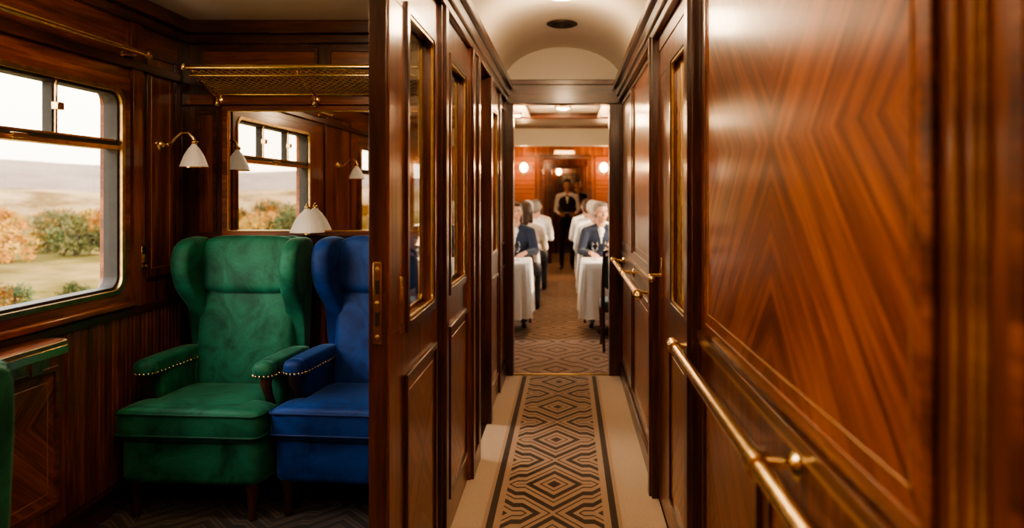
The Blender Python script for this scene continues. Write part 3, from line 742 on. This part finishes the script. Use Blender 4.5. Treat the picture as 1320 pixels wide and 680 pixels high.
def person(name,loc,rz,top,legs,hair,style='short',standing=False,vest=None,scale=1,lean=0,turn=0):
    g=grp(name,loc,rz); g.scale=(scale,)*3
    mats=[top,legs,SKIN,SHOE,vest or WHITE]
    P=[]
    if standing:
        pz=.95; hip=.09; 
        for s in (-1,1):
            kx=(s*.105,-.02 if s<0 else .0,.50); ak=(s*.11,.03,.10)
            P+=[('c',(s*hip,0,pz-.04),.092,kx,.062,1),('c',kx,.060,ak,.042,1),('c',(s*.11,.045,.045),.036,(s*.125,-.13,.032),.028,3),('c',ak,.042,(s*.11,.035,.05),.038,3)]
            sh=(s*.175,.01,1.44); el=(s*.235,.05,1.16); wr=(s*.15,-.20,1.10)
            P+=[('c',sh,.058,el,.043,0),('c',el,.042,wr,.031,0),('c',(s*.06,.0,1.47),.06,sh,.055,0)]
        P+=[('e',(0,.005,pz+.01),(.165,.115,.11),1),('e',(0,0,1.12),(.145,.1,.16),4 if vest else 0),('e',(0,0,1.31),(.168,.115,.17),4 if vest else 0),('c',(0,.01,1.47),.055,(0,-.01,1.58),.05,2)]
        if vest: P+=[('c',(0,-.085,1.42),.03,(0,-.108,1.31),.012,0)]
        hc=(0,-.02,1.655)
    else:
        pz=.555
        for s in (-1,1):
            kn=(s*.12,-.43,.54); ak=(s*.12,-.40,.10)
            P+=[('c',(s*.09,0,pz-.005),.088,kn,.062,1),('c',kn,.060,ak,.042,1),('c',(s*.12,-.385,.045),.036,(s*.13,-.55,.034),.028,3),('c',ak,.042,(s*.12,-.385,.05),.038,3)]
            sh=(s*.172,-.01-lean,1.02); el=(s*.235,-.10-lean,.80); wr=(s*.13,-.36,.80)
            P+=[('c',sh,.058,el,.043,0),('c',el,.042,wr,.032,0),('c',(s*.06,.0-lean,1.055),.058,sh,.054,0)]
        P+=[('e',(0,.01,pz+.01),(.17,.125,.105),1),('e',(0,.0,.73),(.150,.11,.16),0),('e',(0,-lean*.8,.90),(.170,.118,.165),0),('c',(0,-lean,1.05),.054,(0,-.015-lean,1.16),.05,2)]
        if top in (NAVY,): P+=[('c',(0,-.07-lean,1.03),.034,(0,-.108-lean,.90),.014,4)]
        hc=(0,-.03-lean,1.235)
    blob('body',P,.0115,mats,g,4)
    for s,n in ((-1,'right'),(1,'left')):
        if standing: hand(g,'hand_'+n,(s*.14,-.225,1.10),(-s*.4,-1,0),(s*.3,0,1),(-s,0,0))
        else: hand(g,'hand_'+n,(s*.125,-.385,.800),(-s*.35,-1,-.08),(0,0,1),(-s,0,0))
    head(g,hc,hair,style,turn)
    return g
LX,RX=-.75,.50
for k,ty in enumerate((8.1,10.1,12.1)):
    table(LX,ty,.36,.38); table(RX,ty,.36,.38)
    for cx in (LX,RX):
        dchair(cx+(.13 if cx<0 else -.11),ty+.80,0)
        if not(k==0): dchair(cx+(.13 if cx<0 else -.11),ty-.80,math.pi)
        sx=1 if cx<0 else -1
        wineglass(cx+sx*.22,ty-.05); wineglass(cx+sx*.08,ty+.02); plate(cx,ty-.24)
        tlamp(cx+sx*.02,ty+.06)
dchair(.52,7.28,math.pi); dchair(-.8,7.28,math.pi)
person('seated_woman',(LX+.15,8.90,0),0,NAVY,GREY,HB,'long',turn=R(12))
person('seated_man',(LX+.19,10.90,0),0,WHITE,GREY,HW,turn=R(15))
person('seated_woman',(LX+.24,12.92,0),0,DRESS,GREY,HB,'long')
person('seated_man',(RX-.12,8.90,0),0,NAVY,GREY,HG,turn=R(20))
person('seated_man',(RX-.15,10.90,0),0,WHITE,GREY,HW,turn=R(15))
person('seated_woman',(RX-.20,12.92,0),0,WHITE,GREY,HB,'short')
person('seated_man',(RX-.21,11.30,0),math.pi,WHITE,GREY,HB)
person('seated_woman',(LX+.24,9.30,0),math.pi,DRESS,GREY,HB,'long')
person('seated_man',(RX-.16,9.30,0),math.pi,WHITE,GREY,HW)
person('seated_man',(LX+.27,11.30,0),math.pi,WHITE,GREY,HG)
person('waiter',(-.01,14.9,.006),0,WHITE,BLACK,HD,standing=True,vest=BLACK,scale=.97)
person('waiter',(.19,15.6,.006),R(20),BLACK,BLACK,HD,standing=True,vest=BLACK,scale=.98)
b=B(); b.lathe([(.05,0),(.08,.006),(.13,.018),(.13,.021),(.08,.010),(.001,.006)],(0,0,0),CHINA,32); o=b.obj('serving_plate'); o.location=(-.01,14.59,1.085)

# ------------------------------------------------------------------ landscape
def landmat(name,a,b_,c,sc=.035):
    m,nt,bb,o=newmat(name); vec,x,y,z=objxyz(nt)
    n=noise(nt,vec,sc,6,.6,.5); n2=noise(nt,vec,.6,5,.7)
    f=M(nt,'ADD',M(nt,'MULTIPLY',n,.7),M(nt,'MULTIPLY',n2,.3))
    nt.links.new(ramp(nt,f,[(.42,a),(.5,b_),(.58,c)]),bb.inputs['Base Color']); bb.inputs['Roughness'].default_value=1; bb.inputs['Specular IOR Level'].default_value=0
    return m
MEADOW=landmat('autumn_meadow',(.075,.060,.020),(.14,.105,.042),(.22,.15,.07))
HILL=landmat('haze_tinted_hillside',(.11,.075,.035),(.20,.145,.08),(.28,.20,.12),.06)  # aerial haze is painted into this base colour
HILLF=landmat('far_haze_tinted_hillside',(.15,.12,.105),(.18,.145,.125),(.21,.165,.14))  # paler still: distance haze put into the albedo, no volume
def terr(x,y):
    u=mnoise.noise(Vector((x*.02,y*.02,0)))
    return -1.9+u*.5
b=B(); n=70; m=b.mi(MEADOW); G=[]
for i in range(n+1):
    row=[]
    for j in range(n+1):
        x=-3.2-(i/n)**2*260; y=-260+520*j/n
        row.append(b.bm.verts.new((x,y,terr(x,y))))
    G.append(row)
for i in range(n):
    for j in range(n): b.face([G[i][j],G[i+1][j],G[i+1][j+1],G[i][j+1]],m)
b.obj('meadow_ground',smooth=180)
b=B(); b.box(2,200,-200,200,-2.2,-1.9,MEADOW); b.obj('field_ground')
def ridge(name,dist,h,amp,mat,seed):
    b=B(); n=160; L=[]
    for q,(dd,zz) in enumerate(((0,-.0),(.12,.55),(.25,.9),(.4,1.0),(.6,.7))):
        l=[]
        for j in range(n+1):
            a=R(60+240*j/n); r=dist*(1+dd)
            t=h+amp*(mnoise.noise(Vector((j*.05,seed,0)))+.5*mnoise.noise(Vector((j*.17,seed,3))))
            z=-5+(t+5)*zz if q else -6
            l.append((r*math.cos(a),r*math.sin(a),z))
        L.append(l)
    b.loops(L,mat,close=False,caps=False); b.obj(name,smooth=180)
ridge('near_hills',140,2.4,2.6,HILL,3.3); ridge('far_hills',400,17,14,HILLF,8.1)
def foliage(name,c):
    return simple(name,c,.9,0,1.3,.5)
F1=foliage('autumn_orange_leaves',(.28,.12,.014)); F2=foliage('olive_leaves',(.060,.060,.014)); F3=foliage('golden_leaves',(.27,.16,.022)); F4=foliage('green_leaves',(.045,.07,.018))
BARK=simple('bark',(.04,.028,.02),.9)
def tree(x,y,h,w,mat,name='autumn_tree',mat2=None):
    z=terr(x,y); b=B(); b.tube([(0,0,-.3),(.05*h,0,h*.3),(0,.03*h,h*.7)],.1,BARK,8,[.035*h,.025*h,.01*h])
    for k in range(5):
        a=k*1.3; b.tube([(0,0,h*.25),(math.cos(a)*w*.3,math.sin(a)*w*.3,h*.6)],.1,BARK,6,[.015*h,.005*h])
    cl=[]
    for k in range(28):
        a=random.uniform(0,6.28); t=random.uniform(0,1); rr=w*.5*math.sqrt(random.uniform(.1,1))*math.sin(math.pi*(.3+.6*t))
        cl.append((Vector((rr*math.cos(a),rr*math.sin(a),h*(.14+.76*t))),random.uniform(.12,.2)*w,b.mi(random.choice([mat,mat,mat2 or mat]))))
    for c,s,mi_ in cl:
        for q in range(80):
            d=Vector((random.gauss(0,1),random.gauss(0,1),random.gauss(0,.8))); d.normalize(); p=c+d*s*random.uniform(.5,1.05)
            if p.z<.05: p.z=.05
            u=Vector((random.gauss(0,1),random.gauss(0,1),random.gauss(0,1))).normalized(); v=u.orthogonal().normalized(); k=w*random.uniform(.020,.036)
            b.face([b.bm.verts.new(p+u*k),b.bm.verts.new(p+v*k*.7),b.bm.verts.new(p-u*k),b.bm.verts.new(p-v*k*.7)],mi_)
    o=b.obj(name,smooth=0); o.location=(x,y,z); o.rotation_euler=(0,0,random.uniform(0,6))
def at(px,D): return ((px-732)/1000*D, D)
for px,D,h,w,mt,m2 in ((98,42,2.1,3.0,F2,F4),(62,44,1.8,2.4,F2,F3),(14,38,2.0,2.4,F1,F3),(-22,34,2.0,2.6,F3,F1),(134,62,2.0,2.8,F1,F2),(20,20,1.2,1.2,F4,F3),(-14,18,1.4,1.5,F1,F3),(100,24,.7,1.2,F4,F2),(118,78,1.7,4,F3,F2),(70,84,1.7,5,F2,F1),(0,80,1.8,4,F1,F3)):
    x,y=at(px,D); tree(x,y,h,w,mt,'autumn_tree',m2)
for px,D,h,w,mt,m2 in ((340,46,2.2,3.2,F1,F3),(372,42,2.5,3.0,F2,F4),(318,50,2.2,3.0,F3,F2),(300,60,2.2,3.4,F1,F2),(395,60,2.4,3.6,F3,F2),(355,80,2.2,6,F2,F1),(465,60,2.6,3.4,F1,F3)):
    x=(px-732)/1000*D; tree(x,8.4-D,h,w,mt,'autumn_tree',m2)
for k in range(6):
    D=random.uniform(40,60); x=-D*random.uniform(.35,.8); tree(x,8.4-D*1.2,random.uniform(1.8,2.3),random.uniform(2.5,3.6),random.choice([F1,F2,F3,F4]),'autumn_tree',random.choice([F2,F3]))

# ------------------------------------------------------------------ sky & sun
w=bpy.data.worlds.new('sky'); scene.world=w; w.use_nodes=True; nt=w.node_tree
bg=nt.nodes['Background']; tc=nt.nodes.new('ShaderNodeTexCoord'); sp=nt.nodes.new('ShaderNodeSeparateXYZ'); nt.links.new(tc.outputs['Generated'],sp.inputs[0])
c=ramp(nt,sp.outputs[2],[(.0,(1.0,.78,.56)),(.12,(1.0,.88,.72)),(.6,(.90,.88,.86))])
nt.links.new(c,bg.inputs[0]); bg.inputs[1].default_value=8.8
s=bpy.data.lights.new('sun','SUN'); s.energy=10; s.color=(1,.72,.42); s.angle=R(3)
o=bpy.data.objects.new('sun',s); col.objects.link(o); o.rotation_euler=Vector((-.75,.35,-.5)).to_track_quat('-Z','Y').to_euler()

# ------------------------------------------------------------------ camera
cam=bpy.data.cameras.new('camera'); cam.sensor_width=36; cam.lens=1000/1320*36
cam.shift_x=-72/1320; cam.shift_y=-90/1320; cam.clip_end=2000; cam.clip_start=.05
cam.dof.use_dof=True; cam.dof.focus_distance=3.5; cam.dof.aperture_fstop=2.0
o=bpy.data.objects.new('camera',cam); col.objects.link(o); o.location=(0,0,1.45); o.rotation_euler=(R(90),0,0)
scene.camera=o
